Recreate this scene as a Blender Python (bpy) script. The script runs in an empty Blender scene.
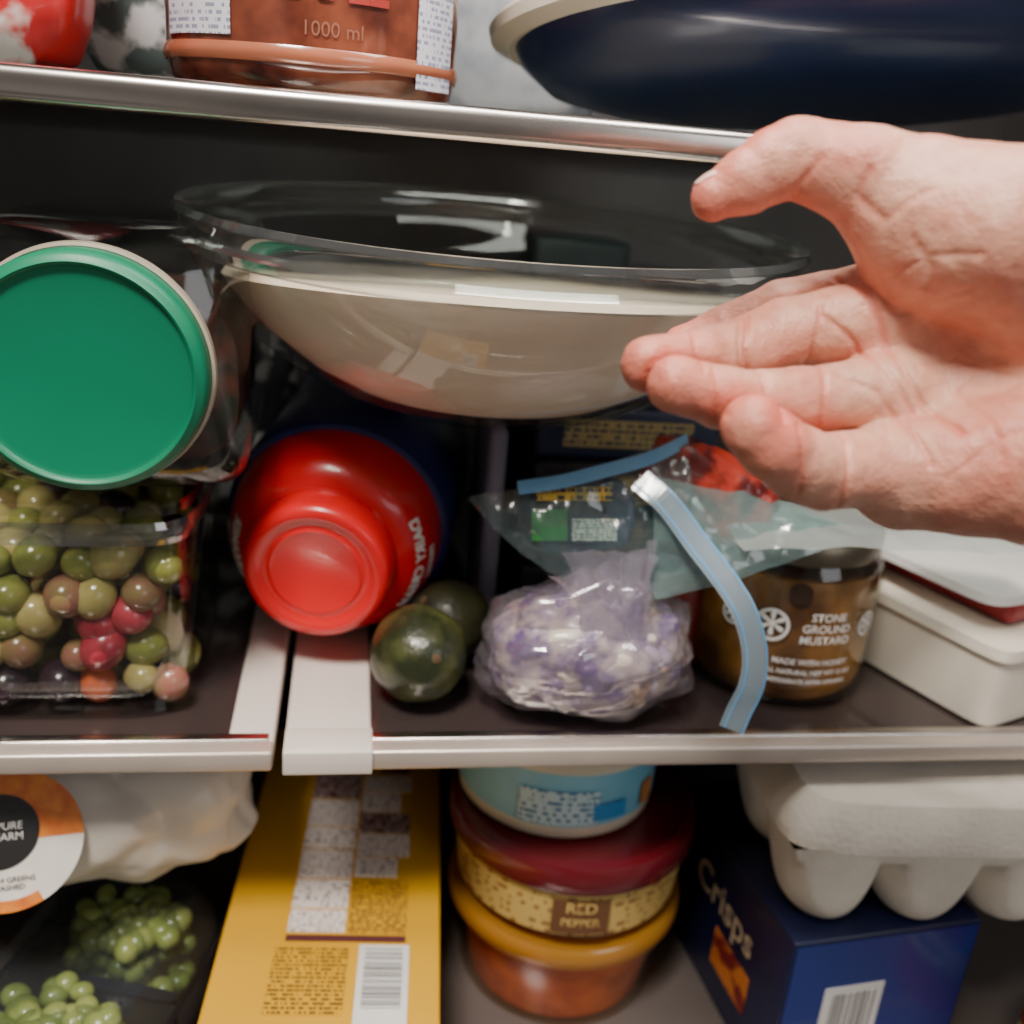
import bpy, bmesh, math, random
import numpy as np
from mathutils import Vector, Matrix, Euler, noise as mnoise
random.seed(4); rng=np.random.default_rng(4)
D=bpy.data; SC=bpy.context.scene

# ------------------------------------------------------------ materials
def _n(nt,t,**k):
    n=nt.nodes.new(t)
    for a,b in k.items(): setattr(n,a,b)
    return n
def srgb(c):
    return tuple(((x/255)/12.92 if x/255<=.04045 else ((x/255+.055)/1.055)**2.4) for x in c)
def mat(name,c,rough=.5,metal=0,c2=None,scale=40,coat=0,bump=0,bscale=200,sss=0,thr=None,spec=.5,detail=4,coords='Object'):
    m=D.materials.new(name); m.use_nodes=True; nt=m.node_tree; b=nt.nodes['Principled BSDF']
    tc=_n(nt,'ShaderNodeTexCoord'); nz=_n(nt,'ShaderNodeTexNoise'); nz.inputs['Scale'].default_value=scale; nz.inputs['Detail'].default_value=detail
    nt.links.new(tc.outputs[coords],nz.inputs['Vector'])
    rp=_n(nt,'ShaderNodeValToRGB'); nt.links.new(nz.outputs['Fac'],rp.inputs['Fac'])
    a=srgb(c); bb=srgb(c2) if c2 else tuple(x*.86 for x in a)
    rp.color_ramp.elements[0].color=(*bb,1); rp.color_ramp.elements[1].color=(*a,1)
    lo,hi=thr if thr else (.35,.65)
    rp.color_ramp.elements[0].position=lo; rp.color_ramp.elements[1].position=hi
    nt.links.new(rp.outputs['Color'],b.inputs['Base Color'])
    b.inputs['Roughness'].default_value=rough; b.inputs['Metallic'].default_value=metal
    b.inputs['Coat Weight'].default_value=coat; b.inputs['Coat Roughness'].default_value=.08
    b.inputs['Specular IOR Level'].default_value=spec
    if sss:
        b.inputs['Subsurface Weight'].default_value=sss; b.inputs['Subsurface Radius'].default_value=(1,.35,.2); b.inputs['Subsurface Scale'].default_value=.004
    if bump:
        n2=_n(nt,'ShaderNodeTexNoise'); n2.inputs['Scale'].default_value=bscale
        nt.links.new(tc.outputs[coords],n2.inputs['Vector'])
        bp=_n(nt,'ShaderNodeBump'); bp.inputs['Strength'].default_value=bump; bp.inputs['Distance'].default_value=.001
        nt.links.new(n2.outputs['Fac'],bp.inputs['Height']); nt.links.new(bp.outputs['Normal'],b.inputs['Normal'])
    return m
def clear(name,tint=(240,245,245),rough=.04,base=.04,edge=.5,haze=0.0,hazecol=(220,225,230),bump=0,bscale=60,power=4):
    """thin clear plastic/glass: transparent + facing-dependent gloss (+ diffuse haze)"""
    m=D.materials.new(name); m.use_nodes=True; nt=m.node_tree; nt.nodes.clear()
    out=_n(nt,'ShaderNodeOutputMaterial'); tr=_n(nt,'ShaderNodeBsdfTransparent'); tr.inputs[0].default_value=(*srgb(tint),1)
    gl=_n(nt,'ShaderNodeBsdfGlossy'); gl.inputs['Roughness'].default_value=rough; gl.inputs[0].default_value=(1,1,1,1)
    lw=_n(nt,'ShaderNodeLayerWeight'); lw.inputs[0].default_value=.5
    pw=_n(nt,'ShaderNodeMath',operation='POWER'); pw.inputs[1].default_value=power; nt.links.new(lw.outputs['Facing'],pw.inputs[0])
    ad=_n(nt,'ShaderNodeMath',operation='MULTIPLY_ADD',use_clamp=True); ad.inputs[1].default_value=edge; ad.inputs[2].default_value=base
    nt.links.new(pw.outputs[0],ad.inputs[0])
    last=tr.outputs[0]
    if haze:
        df=_n(nt,'ShaderNodeBsdfDiffuse'); df.inputs[0].default_value=(*srgb(hazecol),1)
        tl=_n(nt,'ShaderNodeBsdfTranslucent'); tl.inputs[0].default_value=(*srgb(hazecol),1)
        m0=_n(nt,'ShaderNodeMixShader'); m0.inputs[0].default_value=.4; nt.links.new(df.outputs[0],m0.inputs[1]); nt.links.new(tl.outputs[0],m0.inputs[2])
        mx=_n(nt,'ShaderNodeMixShader'); mx.inputs[0].default_value=haze
        nt.links.new(tr.outputs[0],mx.inputs[1]); nt.links.new(m0.outputs[0],mx.inputs[2]); last=mx.outputs[0]
    m2=_n(nt,'ShaderNodeMixShader'); nt.links.new(ad.outputs[0],m2.inputs[0]); nt.links.new(last,m2.inputs[1]); nt.links.new(gl.outputs[0],m2.inputs[2])
    nt.links.new(m2.outputs[0],out.inputs[0])
    if bump:
        tc=_n(nt,'ShaderNodeTexCoord'); nz=_n(nt,'ShaderNodeTexNoise'); nz.inputs['Scale'].default_value=bscale
        nt.links.new(tc.outputs['Object'],nz.inputs['Vector'])
        bp=_n(nt,'ShaderNodeBump'); bp.inputs['Strength'].default_value=bump; bp.inputs['Distance'].default_value=.004
        nt.links.new(nz.outputs['Fac'],bp.inputs['Height']); nt.links.new(bp.outputs['Normal'],gl.inputs['Normal'])
    return m
def printed(name,bg,fg,rows=400,xs=900,thr=.47,axis=('X','Y'),barcode=False):
    m=D.materials.new(name); m.use_nodes=True; nt=m.node_tree; b=nt.nodes['Principled BSDF']; b.inputs['Roughness'].default_value=.45
    tc=_n(nt,'ShaderNodeTexCoord'); sp=_n(nt,'ShaderNodeSeparateXYZ'); nt.links.new(tc.outputs['Object'],sp.inputs[0])
    X,Y=sp.outputs[axis[0]],sp.outputs[axis[1]]
    def M(op,a,v=None,c=None):
        q=_n(nt,'ShaderNodeMath',operation=op)
        for i,s in enumerate((a,v,c)):
            if s is None: continue
            if isinstance(s,(int,float)): q.inputs[i].default_value=s
            else: nt.links.new(s,q.inputs[i])
        return q.outputs[0]
    cx=_n(nt,'ShaderNodeCombineXYZ')
    nt.links.new(M('MULTIPLY',X,xs),cx.inputs[0])
    nz=_n(nt,'ShaderNodeTexNoise'); nz.inputs['Scale'].default_value=1; nz.inputs['Detail'].default_value=1
    if barcode:
        nt.links.new(cx.outputs[0],nz.inputs['Vector']); fac=M('GREATER_THAN',nz.outputs['Fac'],thr)
    else:
        yr=M('MULTIPLY',Y,rows); nt.links.new(M('MULTIPLY',M('FLOOR',yr),7.3),cx.inputs[1])
        nt.links.new(cx.outputs[0],nz.inputs['Vector'])
        line=M('LESS_THAN',M('ABSOLUTE',M('SUBTRACT',M('FRACT',yr),.5)),.27)
        fac=M('MULTIPLY',line,M('GREATER_THAN',nz.outputs['Fac'],thr))
    mx=_n(nt,'ShaderNodeMix',data_type='RGBA'); nt.links.new(fac,mx.inputs[0]); mx.inputs[6].default_value=(*srgb(bg),1); mx.inputs[7].default_value=(*srgb(fg),1)
    nt.links.new(mx.outputs[2],b.inputs['Base Color'])
    return m

# ------------------------------------------------------------ mesh helpers
def empty(name,loc=(0,0,0),rot=None,mtx=None):
    e=D.objects.new(name,None); SC.collection.objects.link(e); e.empty_display_size=.02
    if mtx is not None: e.matrix_world=mtx
    else:
        e.location=loc
        if rot: e.rotation_euler=rot
    return e
def obj(name,verts,faces,m,parent=None,smooth=True,loc=None,rot=None,mi=None):
    me=D.meshes.new(name); me.from_pydata([tuple(v) for v in verts],[],[tuple(f) for f in faces]); me.update()
    ms=m if isinstance(m,(list,tuple)) else [m]
    for q in ms: me.materials.append(q)
    if mi is not None: me.polygons.foreach_set('material_index',mi)
    if smooth: me.polygons.foreach_set('use_smooth',[True]*len(me.polygons))
    o=D.objects.new(name,me); SC.collection.objects.link(o)
    if parent: o.parent=parent
    if loc: o.location=loc
    if rot: o.rotation_euler=rot
    return o
def autosmooth(o,ang=40):
    me=o.data; bm=bmesh.new(); bm.from_mesh(me)
    for e in bm.edges:
        if len(e.link_faces)==2 and e.calc_face_angle(0)>math.radians(ang): e.smooth=False
    bm.to_mesh(me); bm.free(); return o
def lathe(name,prof,m,parent=None,seg=72,mi=None,sx=1,sy=1,**k):
    vs=[];fs=[];idx=[]
    rings=[]
    for r,z in prof:
        if r<1e-6: rings.append([len(vs)]); vs.append((0,0,z))
        else:
            rings.append(list(range(len(vs),len(vs)+seg)))
            vs+=[(sx*r*math.cos(2*math.pi*i/seg),sy*r*math.sin(2*math.pi*i/seg),z) for i in range(seg)]
    for j in range(len(prof)-1):
        a,b=rings[j],rings[j+1]
        for i in range(seg):
            i2=(i+1)%seg
            if len(a)==1 and len(b)==1: continue
            if len(a)==1: fs.append((a[0],b[i2],b[i]))
            elif len(b)==1: fs.append((a[i],a[i2],b[0]))
            else: fs.append((a[i],a[i2],b[i2],b[i]))
            if mi: idx.append(mi[j])
    o=obj(name,vs,fs,m,parent,mi=idx if mi else None,**k)
    return autosmooth(o,45)
def rbox(name,size,m,parent=None,bev=.003,seg=3,loc=(0,0,0),rot=None,smooth=True):
    bm=bmesh.new(); bmesh.ops.create_cube(bm,size=1)
    bmesh.ops.scale(bm,vec=size,verts=bm.verts)
    if bev: bmesh.ops.bevel(bm,geom=bm.edges[:],offset=bev,segments=seg,affect='EDGES',profile=.5)
    vs=[v.co.copy() for v in bm.verts]; fs=[[v.index for v in f.verts] for f in bm.faces]; bm.free()
    o=obj(name,vs,fs,m,parent,loc=loc,rot=rot,smooth=smooth); return autosmooth(o,50)
def prism(name,r_fn,zs,m,parent=None,n=96,caps=(True,True),**k):
    vs=[];fs=[]
    for z in zs: vs+=[(*r_fn(2*math.pi*i/n,z),z) for i in range(n)]
    for j in range(len(zs)-1):
        for i in range(n):
            fs.append((j*n+i,j*n+(i+1)%n,(j+1)*n+(i+1)%n,(j+1)*n+i))
    if caps[0]: fs.append(list(range(n))[::-1])
    if caps[1]: fs.append([ (len(zs)-1)*n+i for i in range(n)])
    return autosmooth(obj(name,vs,fs,m,parent,**k),45)
def superell(t,a,b,e=5):
    c,s=math.cos(t),math.sin(t)
    return (a*math.copysign(abs(c)**(2/e),c), b*math.copysign(abs(s)**(2/e),s))
def folds(seed,n=9):
    g=np.random.default_rng(seed+100); K=g.normal(size=(n,3)); K/=np.linalg.norm(K,axis=1,keepdims=True)
    fr=g.uniform(.6,2.2,n); ph=g.uniform(0,6.28,n); a=1/fr**.8; a/=a.sum()
    def fn(P,ns):
        P=np.asarray(P,float); w=np.zeros(P.shape[:-1])
        for i in range(n):
            x=(P@K[i])*fr[i]*ns+ph[i]+.8*np.sin(P@K[(i+3)%n]*ns*1.3+ph[(i+1)%n])
            w+=a[i]*(np.abs(((x/math.pi)%2)-1)*2-1)
        return w*1.6
    return fn
def patch(name,ctrl,m,parent=None,nu=70,nv=70,amp=0,ns=60,seed=0,pleat=None,**k):
    C=np.array(ctrl,float); p,q=C.shape[:2]
    def B(n,N):
        t=np.linspace(0,1,N); return np.array([math.comb(n-1,i)*t**i*(1-t)**(n-1-i) for i in range(n)]).T
    P=np.einsum('ui,vj,ijk->uvk',B(p,nu),B(q,nv),C)
    du=np.gradient(P,axis=0); dv=np.gradient(P,axis=1); N=np.cross(du,dv); N/=np.linalg.norm(N,axis=2,keepdims=True)+1e-9
    w=np.zeros(P.shape[:2])
    if amp: w=amp*folds(seed)(P,ns)
    if pleat:
        uu=np.linspace(0,1,nu)[:,None]; vv_=np.linspace(0,1,nv)[None,:]
        ph=vv_*pleat[0]+.25*np.sin(vv_*11+uu*2)
        w=w+pleat[1]*(.45+.55*uu)*(np.abs((ph%2)-1)*2-1)
    P=P+N*w[...,None]
    vs=P.reshape(-1,3)
    fs=[(i*nv+j,(i+1)*nv+j,(i+1)*nv+j+1,i*nv+j+1) for i in range(nu-1) for j in range(nv-1)]
    return obj(name,vs,fs,m,parent,**k)
def ribbon(name,pts,width,side,m,parent=None,th=.0006,n=60,off=0,**k):
    P=[Vector(p) for p in pts]; P=[2*P[0]-P[1]]+P+[2*P[-1]-P[-2]]
    cs=[]
    for i in range(1,len(P)-2):
        for s in range(n//(len(P)-3)):
            t=s/(n//(len(P)-3)); a,b,c,d=P[i-1:i+3]
            cs.append(.5*((2*b)+(c-a)*t+(2*a-5*b+4*c-d)*t*t+(3*b-a-3*c+d)*t**3))
    cs.append(P[-2]); side=Vector(side).normalized(); vs=[];fs=[]
    for i,c in enumerate(cs):
        tan=(cs[min(i+1,len(cs)-1)]-cs[max(i-1,0)]).normalized(); s=(side-tan*side.dot(tan)).normalized(); nn=tan.cross(s)
        for a,b in ((-1,-1),(1,-1),(1,1),(-1,1)): vs.append(c+s*(a*width/2+off)+nn*b*th/2)
    for i in range(len(cs)-1):
        for j in range(4):
            j2=(j+1)%4; fs.append((4*i+j,4*i+j2,4*i+4+j2,4*i+4+j))
    fs+= [(3,2,1,0),tuple(4*(len(cs)-1)+j for j in range(4))]
    return obj(name,vs,fs,m,parent,smooth=False,**k)
_ico={}
def ico(sub):
    if sub not in _ico:
        bm=bmesh.new(); bmesh.ops.create_icosphere(bm,subdivisions=sub,radius=1)
        _ico[sub]=(np.array([v.co[:] for v in bm.verts]),[[v.index for v in f.verts] for f in bm.faces]); bm.free()
    return _ico[sub]
def balls(name,items,mats,parent=None,sub=3,**k):
    V,F=ico(sub); vs=[];fs=[];mi=[]
    for c,r,e,k2 in items:
        R_=np.array(Euler(e).to_matrix()); P=(V*np.array(r))@R_.T+np.array(c); o=len(vs)
        vs+=list(P); fs+=[[a+o for a in f] for f in F]; mi+=[k2]*len(F)
    return obj(name,vs,fs,mats,parent,mi=mi,**k)
def crumple(name,scale,m,parent=None,sub=6,amp=.1,ns=4,seed=0,shape=None,power=1.0,**k):
    V,F=ico(sub); w=1+amp*folds(seed)(V,ns)
    dd=np.sign(V)*np.abs(V)**power; P=dd*np.array(scale)*w[:,None]; vs=[]
    for p,d in zip(P,V):
        p=Vector(p)
        if shape: p=shape(p,Vector(d))
        vs.append(p)
    return autosmooth(obj(name,vs,F,m,parent,**k),28)
def textmesh(name,s,size,m,parent,fn,bold=0):
    cu=D.curves.new('t','FONT'); cu.body=s; cu.size=size; cu.align_x='CENTER'; cu.align_y='CENTER'; cu.offset=bold; cu.resolution_u=4
    to=D.objects.new('t',cu); SC.collection.objects.link(to); bpy.context.view_layer.update()
    me=D.meshes.new_from_object(to.evaluated_get(bpy.context.evaluated_depsgraph_get())); D.objects.remove(to)
    bm=bmesh.new(); bm.from_mesh(me)
    for v in bm.verts: v.co=Vector(fn(v.co.x,v.co.y))
    bm.to_mesh(me); bm.free(); me.materials.clear(); me.materials.append(m)
    o=D.objects.new(name,me); SC.collection.objects.link(o); o.parent=parent; return o
def sheet(name,x0,x1,y0,y1,z,m,parent,**k):
    t=.0002
    return rbox(name,(x1-x0,y1-y0,t*2),m,parent,bev=0,loc=((x0+x1)/2,(y0+y1)/2,z+t),smooth=False,**k)

# ------------------------------------------------------------ camera
YAW,PITCH,ROLL=math.radians(10),math.radians(20),math.radians(5)
f=Vector((math.sin(YAW)*math.cos(PITCH),math.cos(YAW)*math.cos(PITCH),-math.sin(PITCH)))
r0=Vector((math.cos(YAW),-math.sin(YAW),0)); u0=r0.cross(f)
R=(r0*math.cos(ROLL)+u0*math.sin(ROLL)); U=(u0*math.cos(ROLL)-r0*math.sin(ROLL))
CAM=Vector((-.07,-.38,.249))
def frame(loc):
    m=Matrix((R,U,-f)).transposed().to_4x4(); m.translation=Vector(loc); return m
cd=D.cameras.new('camera'); cam=D.objects.new('camera',cd); SC.collection.objects.link(cam); SC.camera=cam
cam.matrix_world=frame(CAM); cd.sensor_width=36; cd.lens=36*1000/1024; cd.clip_start=.01
cd.dof.use_dof=True; cd.dof.focus_distance=.345; cd.dof.aperture_fstop=7

# ------------------------------------------------------------ refrigerator
M_liner=mat('fridge_liner',(112,108,108),.35,c2=(86,84,84),scale=6)
M_rail=mat('shelf_trim_plastic',(236,226,216),.35,scale=8)
M_chrome=mat('brushed_aluminium',(218,212,206),.25,metal=1,c2=(194,188,184),scale=15)
M_trim=mat('satin_trim',(214,200,188),.3,metal=.45,c2=(200,186,176),scale=15)
M_glass=mat('tinted_shelf_glass',(66,54,52),.12,c2=(52,44,44),scale=6,coat=.5)
M_topglass=clear('shelf_glass',(222,226,224),rough=.03,edge=.35,base=.03)
fr=empty('refrigerator')
rbox('wall_left',(.02,.5,.9),M_liner,fr,bev=.004,loc=(-.37,.22,.1))
rbox('wall_right',(.02,.5,.9),M_liner,fr,bev=.004,loc=(.45,.22,.1))
rbox('wall_back',(.84,.02,.9),M_liner,fr,bev=.004,loc=(.04,.42,.1))
rbox('ceiling',(.84,.5,.02),M_liner,fr,bev=.004,loc=(.04,.22,.56))
for nm,x0,x1,lr,rr in (('shelf_panel',-.345,-.0985,.02,.0195),('shelf_panel',-.0940,.425,.0375,.02)):
    y0,y1=-.007,.40
    rbox(nm+'_glass',(x1-x0-.01,y1-y0-.01,.006),M_glass,fr,bev=.001,loc=((x0+x1)/2,(y0+y1)/2,-.0046))
    rbox(nm+'_rail',(lr,y1-y0,.010),M_rail,fr,bev=.0015,loc=(x0+lr/2,(y0+y1)/2,-.0052))
    rbox(nm+'_rail',(rr,y1-y0,.010),M_rail,fr,bev=.0015,loc=(x1-rr/2,(y0+y1)/2,-.0052))
    rbox(nm+'_front_trim',(x1-x0,.010,.0095),M_trim,fr,bev=.0015,loc=((x0+x1)/2,y0+.003,-.0047))
    rbox(nm+'_front_ledge',(x1-x0-.004,.006,.003),M_chrome,fr,bev=.001,loc=((x0+x1)/2,y0+.010,-.0008))
rbox('shelf_bridge_cover',(.038,.018,.003),M_rail,fr,bev=.001,loc=(-.075,-.0008,.0000))
rbox('shelf_bridge_lip',(.038,.002,.0115),M_rail,fr,bev=.0008,loc=(-.075,-.0098,-.0045))
rbox('top_shelf_glass',(.80,.38,.005),M_topglass,fr,bev=.001,loc=(.03,.2,.2575))
rbox('top_shelf_front_trim',(.81,.014,.012),M_chrome,fr,bev=.0035,loc=(.03,.006,.2555))
rbox('top_shelf_back_trim',(.81,.014,.012),M_chrome,fr,bev=.0035,loc=(.03,.395,.2555))
rbox('lower_shelf_glass',(.80,.46,.008),mat('lower_shelf_glass',(100,92,88),.2,scale=5),fr,bev=.002,loc=(.03,.18,-.2045))
rbox('lower_shelf_front_trim',(.81,.012,.014),M_chrome,fr,bev=.003,loc=(.03,-.056,-.2075))

# ------------------------------------------------------------ hand
def surface_nets(F,mn,h):
    S=F<0; nx,ny,nz=F.shape
    cnt=sum(S[i:nx-1+i,j:ny-1+j,k:nz-1+k].astype(np.int8) for i in(0,1) for j in(0,1) for k in(0,1))
    act=(cnt>0)&(cnt<8); idx=np.argwhere(act); vid=-np.ones(act.shape,np.int64); vid[act]=np.arange(len(idx))
    cor=[(i,j,k) for i in(0,1) for j in(0,1) for k in(0,1)]
    val=np.array([F[idx[:,0]+i,idx[:,1]+j,idx[:,2]+k] for i,j,k in cor]).T
    acc=np.zeros((len(idx),3)); n=np.zeros(len(idx))
    for a in range(8):
        for b in range(a+1,8):
            if sum(abs(cor[a][q]-cor[b][q]) for q in range(3))!=1: continue
            m=(val[:,a]<0)!=(val[:,b]<0); t=val[m,a]/(val[m,a]-val[m,b])
            acc[m]+=np.array(cor[a])+t[:,None]*(np.array(cor[b])-np.array(cor[a])); n[m]+=1
    V=(idx+acc/n[:,None])*h+np.array(mn); faces=[]
    for ax in range(3):
        a,b=[(1,2),(2,0),(0,1)][ax]
        sl=[slice(None)]*3; s2=[slice(None)]*3; sl[ax]=slice(0,-1); s2[ax]=slice(1,None)
        A=S[tuple(sl)]; B=S[tuple(s2)]; e=np.argwhere(A!=B); e=e[(e[:,a]>0)&(e[:,b]>0)&(e[:,a]<act.shape[a])&(e[:,b]<act.shape[b])]
        ea=np.zeros(3,int); ea[a]=1; eb=np.zeros(3,int); eb[b]=1
        g=lambda q: vid[q[:,0],q[:,1],q[:,2]]
        q=np.stack([g(e-ea-eb),g(e-eb),g(e),g(e-ea)],1); inside=A[e[:,0],e[:,1],e[:,2]]
        q[~inside]=q[~inside][:,::-1]; faces.append(q)
    return V,np.concatenate(faces)
def cone(P,a,b,ra,rb):
    a=np.array(a,np.float32); b=np.array(b,np.float32); ab=b-a
    t=np.clip(((P-a)@ab)/(ab@ab),0,1); d=P-a-t[...,None]*ab
    return np.sqrt((d*d).sum(-1))-(ra+(rb-ra)*t)
def smin(a,b,k):
    h=np.clip(.5+.5*(b-a)/k,0,1); return b*(1-h)+a*h-k*h*(1-h)
# joints in hand units (0.28 mm), origin mid-palm edge; x right, y up, z out of the palm
J={
 'index':[((50,62,-55),42),((-42,54,-88),36),((-104,34,-108),31),((-146,18,-108),27)],
 'middle':[((55,42,-30),42),((-52,24,-42),36.5),((-100,3,-34),33.5),((-150,-8,-8),31),((-203,-17,18),28)],
 'ring':[((50,-40,-12),40),((-50,-50,0),33),((-92,-53,16),31),((-137,-50,32),30),((-183,-41,50),27.5)],
 'pinky':[((50,-112,-2),44),((-36,-124,30),36.5),((-66,-116,54),35),((-97,-102,76),32),((-118,-84,86),29)],
 'thumb':[((85,112,20),78),((10,163,24),50),((-58,187,18),36.5),((-84,177,18),33),((-110,162,16),31),((-138,148,14),23)]}
PAL=[((50,50,-42),(240,12,-15),46,68),((50,-5,-40),(240,-5,-14),46,72),((50,-60,-32),(240,-50,-8),45,74),((56,-122,-8),(190,-112,32),58,82),((190,-112,32),(300,-55,20),82,80),
     ((72,122,30),(120,98,50),66,80),((120,98,50),(250,-2,25),80,78)]
ARM=[((240,-20,0),(420,-30,40),84,82),((420,-30,40),(900,-45,240),82,125)]
CR=[([(-2,82),(18,52),(34,10),(52,-38),(84,-86)],4.0,3.8),([(-28,36),(4,10),(30,-26),(52,-66)],2.8,3.2),([(-20,-28),(18,-46),(48,-88),(58,-118)],2.4,3.2),
    ([(60,-20),(100,-10),(140,-30)],1.2,3),([(20,62),(45,72),(78,66)],1.5,3),([(12,44),(45,34),(78,40)],1.4,3),([(70,-130),(110,-95),(150,-78)],1.2,3),
    ([(30,90),(48,58),(60,20)],1.5,3),([(95,-40),(108,-80),(112,-120)],1.1,3),([(20,-10),(26,-50),(22,-90)],1.1,3),
    ([(-36,-20),(-33,12),(-28,46)],2.6,3.0),([(-100,-25),(-106,5),(-100,34)],3.4,3.0),([(-109,-22),(-113,5),(-109,28)],2.0,2.6),
    ([(-38,-80),(-34,-25)],2.6,3.0),([(-94,-80),(-98,-25)],3.2,3.0),([(-145,-74),(-148,-25)],2.0,2.8),([(-158,-28),(-161,12)],2.0,2.8),
    ([(-26,-158),(-22,-90)],2.8,3.0),([(-72,-146),(-80,-84)],3.2,3.0),
    ([(-60,155),(-46,172)],2.0,4),([(6,112),(-14,136),(-6,156)],2.4,4),([(8,108),(25,122),(42,130)],1.5,4)]
def crease(P):
    o=np.zeros(P.shape[:-1],np.float32)
    for pl,a,w in CR:
        dm=None
        for p,q in zip(pl[:-1],pl[1:]):
            p=np.array(p,np.float32);q=np.array(q,np.float32);ab=q-p
            xy=P[...,:2]; t=np.clip(((xy-p)@ab)/(ab@ab),0,1); d=xy-p-t[...,None]*ab; d=(d*d).sum(-1)
            dm=d if dm is None else np.minimum(dm,d)
        o=np.maximum(o,a*np.exp(-dm/(w*w)))
    return o
def sdf(P,gap=False):
    pal=None
    for a,b,ra,rb in PAL:
        d=cone(P,a,b,ra,rb); pal=d if pal is None else smin(pal,d,22)
    for a,b,ra,rb in ARM: pal=smin(pal,cone(P,a,b,ra,rb),35)
    # hollow of the palm
    hx=P-np.array((72,0,62),np.float32); pal=pal+16*np.exp(-(hx[...,0]/66)**2-(hx[...,1]/46)**2)*np.clip(P[...,2]/40+.5,0,1)
    raw=[]
    for nm,ch in J.items():
        fd=None
        for (a,ra),(b,rb) in zip(ch[:-1],ch[1:]):
            d=cone(P,a,b,ra,rb); fd=d if fd is None else smin(fd,d,6)
        raw.append(fd)
    S4=np.sort(np.stack(raw[:4]),axis=0); diff=S4[1]-S4[0]
    g=10.0*np.exp(-(diff/6.0)**2)*np.clip((25-P[...,0])/50,0,1)
    res=smin(pal,S4[0]+g,16)
    res=np.minimum(res,smin(pal,raw[4],32))
    return (res,g) if gap else res
h=4.0; mn=np.array([-240.,-215,-155]); dims=(241,112,130)
ax=[mn[i]+h*np.arange(dims[i]) for i in range(3)]
G=np.stack(np.meshgrid(*ax,indexing='ij'),-1).astype(np.float32)
F=np.concatenate([sdf(G[i:i+20]) for i in range(0,dims[0],20)]); del G
V,Q=surface_nets(F,mn,h)
bm=bmesh.new(); vv=[bm.verts.new(v) for v in V]
for q in Q:
    try: bm.faces.new([vv[i] for i in q])
    except ValueError: pass
bmesh.ops.delete(bm,geom=[v for v in bm.verts if not v.link_faces],context='VERTS')
ed=[e for e in bm.edges if min(e.verts[0].co.x,e.verts[1].co.x)<200 and e.verts[0].co.z>-90]
bmesh.ops.subdivide_edges(bm,edges=ed,cuts=1,use_grid_fill=True)
P=np.array([v.co[:] for v in bm.verts],np.float32)
I3=np.eye(3,dtype=np.float32)
def grad(P,e=1.0):
    g=np.stack([sdf(P+I3[i]*e)-sdf(P-I3[i]*e) for i in range(3)],-1); return g/(np.linalg.norm(g,axis=1,keepdims=True)+1e-6)
for it in range(2): P=P-np.clip(sdf(P),-3,3)[:,None]*grad(P)*.9
g=grad(P,2.0); c=crease(P)*np.clip(g[:,2]*2.0+.2,0,1); gp=sdf(P,True)[1]
lum=np.array([mnoise.noise(Vector(p)*.022) for p in P]); lum2=np.array([mnoise.noise(Vector(p)*.06) for p in P])
P=P-g*(c+ -2.2*lum -.9*lum2)[:,None]
for v,p in zip(bm.verts,P): v.co=Vector(p*.00028)
bmesh.ops.recalc_face_normals(bm,faces=bm.faces)
me=D.meshes.new('skin'); bm.to_mesh(me); bm.free()
me.polygons.foreach_set('use_smooth',[True]*len(me.polygons))
red=np.zeros(len(P)); 
for nm,ch in J.items():
    t=np.array(ch[-1][0]); red=np.maximum(red,.85*np.exp(-((P-t)**2).sum(1)/60**2))
    for p,_ in ch[1:-1]: red=np.maximum(red,.28*np.exp(-((P-np.array(p))**2).sum(1)/42**2))
red=np.maximum(red,.4*np.exp(-((P-np.array((120,-140,80)))**2).sum(1)/80**2))
red=np.clip(red+c*.10+gp*.05+.45*lum+.08,0,1)
at=me.attributes.new('redness','FLOAT','POINT'); at.data.foreach_set('value',red.astype(np.float32))
ms=D.materials.new('skin'); ms.use_nodes=True; nt=ms.node_tree; b=nt.nodes['Principled BSDF']
an=_n(nt,'ShaderNodeAttribute',attribute_name='redness'); rp=_n(nt,'ShaderNodeValToRGB'); nt.links.new(an.outputs['Fac'],rp.inputs[0])
rp.color_ramp.elements[0].color=(*srgb((218,164,140)),1); rp.color_ramp.elements[1].color=(*srgb((210,112,92)),1)
tc=_n(nt,'ShaderNodeTexCoord'); nz=_n(nt,'ShaderNodeTexNoise'); nz.inputs['Scale'].default_value=180; nz.inputs['Detail'].default_value=6; nt.links.new(tc.outputs['Object'],nz.inputs[0])
mx=_n(nt,'ShaderNodeMix',data_type='RGBA',blend_type='MULTIPLY'); nt.links.new(rp.outputs[0],mx.inputs[6]); mx.inputs[0].default_value=.4
r2=_n(nt,'ShaderNodeValToRGB'); nt.links.new(nz.outputs[0],r2.inputs[0]); r2.color_ramp.elements[0].color=(.74,.54,.5,1); r2.color_ramp.elements[0].position=.35; r2.color_ramp.elements[1].color=(1,1,1,1); r2.color_ramp.elements[1].position=.6
nt.links.new(r2.outputs[0],mx.inputs[7]); nt.links.new(mx.outputs[2],b.inputs['Base Color'])
b.inputs['Roughness'].default_value=.45; b.inputs['Subsurface Weight'].default_value=.10; b.inputs['Subsurface Radius'].default_value=(1,.3,.18); b.inputs['Subsurface Scale'].default_value=.0012
vo=_n(nt,'ShaderNodeTexVoronoi',feature='DISTANCE_TO_EDGE'); vo.inputs['Scale'].default_value=620; nt.links.new(tc.outputs['Object'],vo.inputs[0])
bp=_n(nt,'ShaderNodeBump'); bp.inputs['Strength'].default_value=.45; bp.inputs['Distance'].default_value=.0006; nt.links.new(vo.outputs[0],bp.inputs['Height'])
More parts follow.
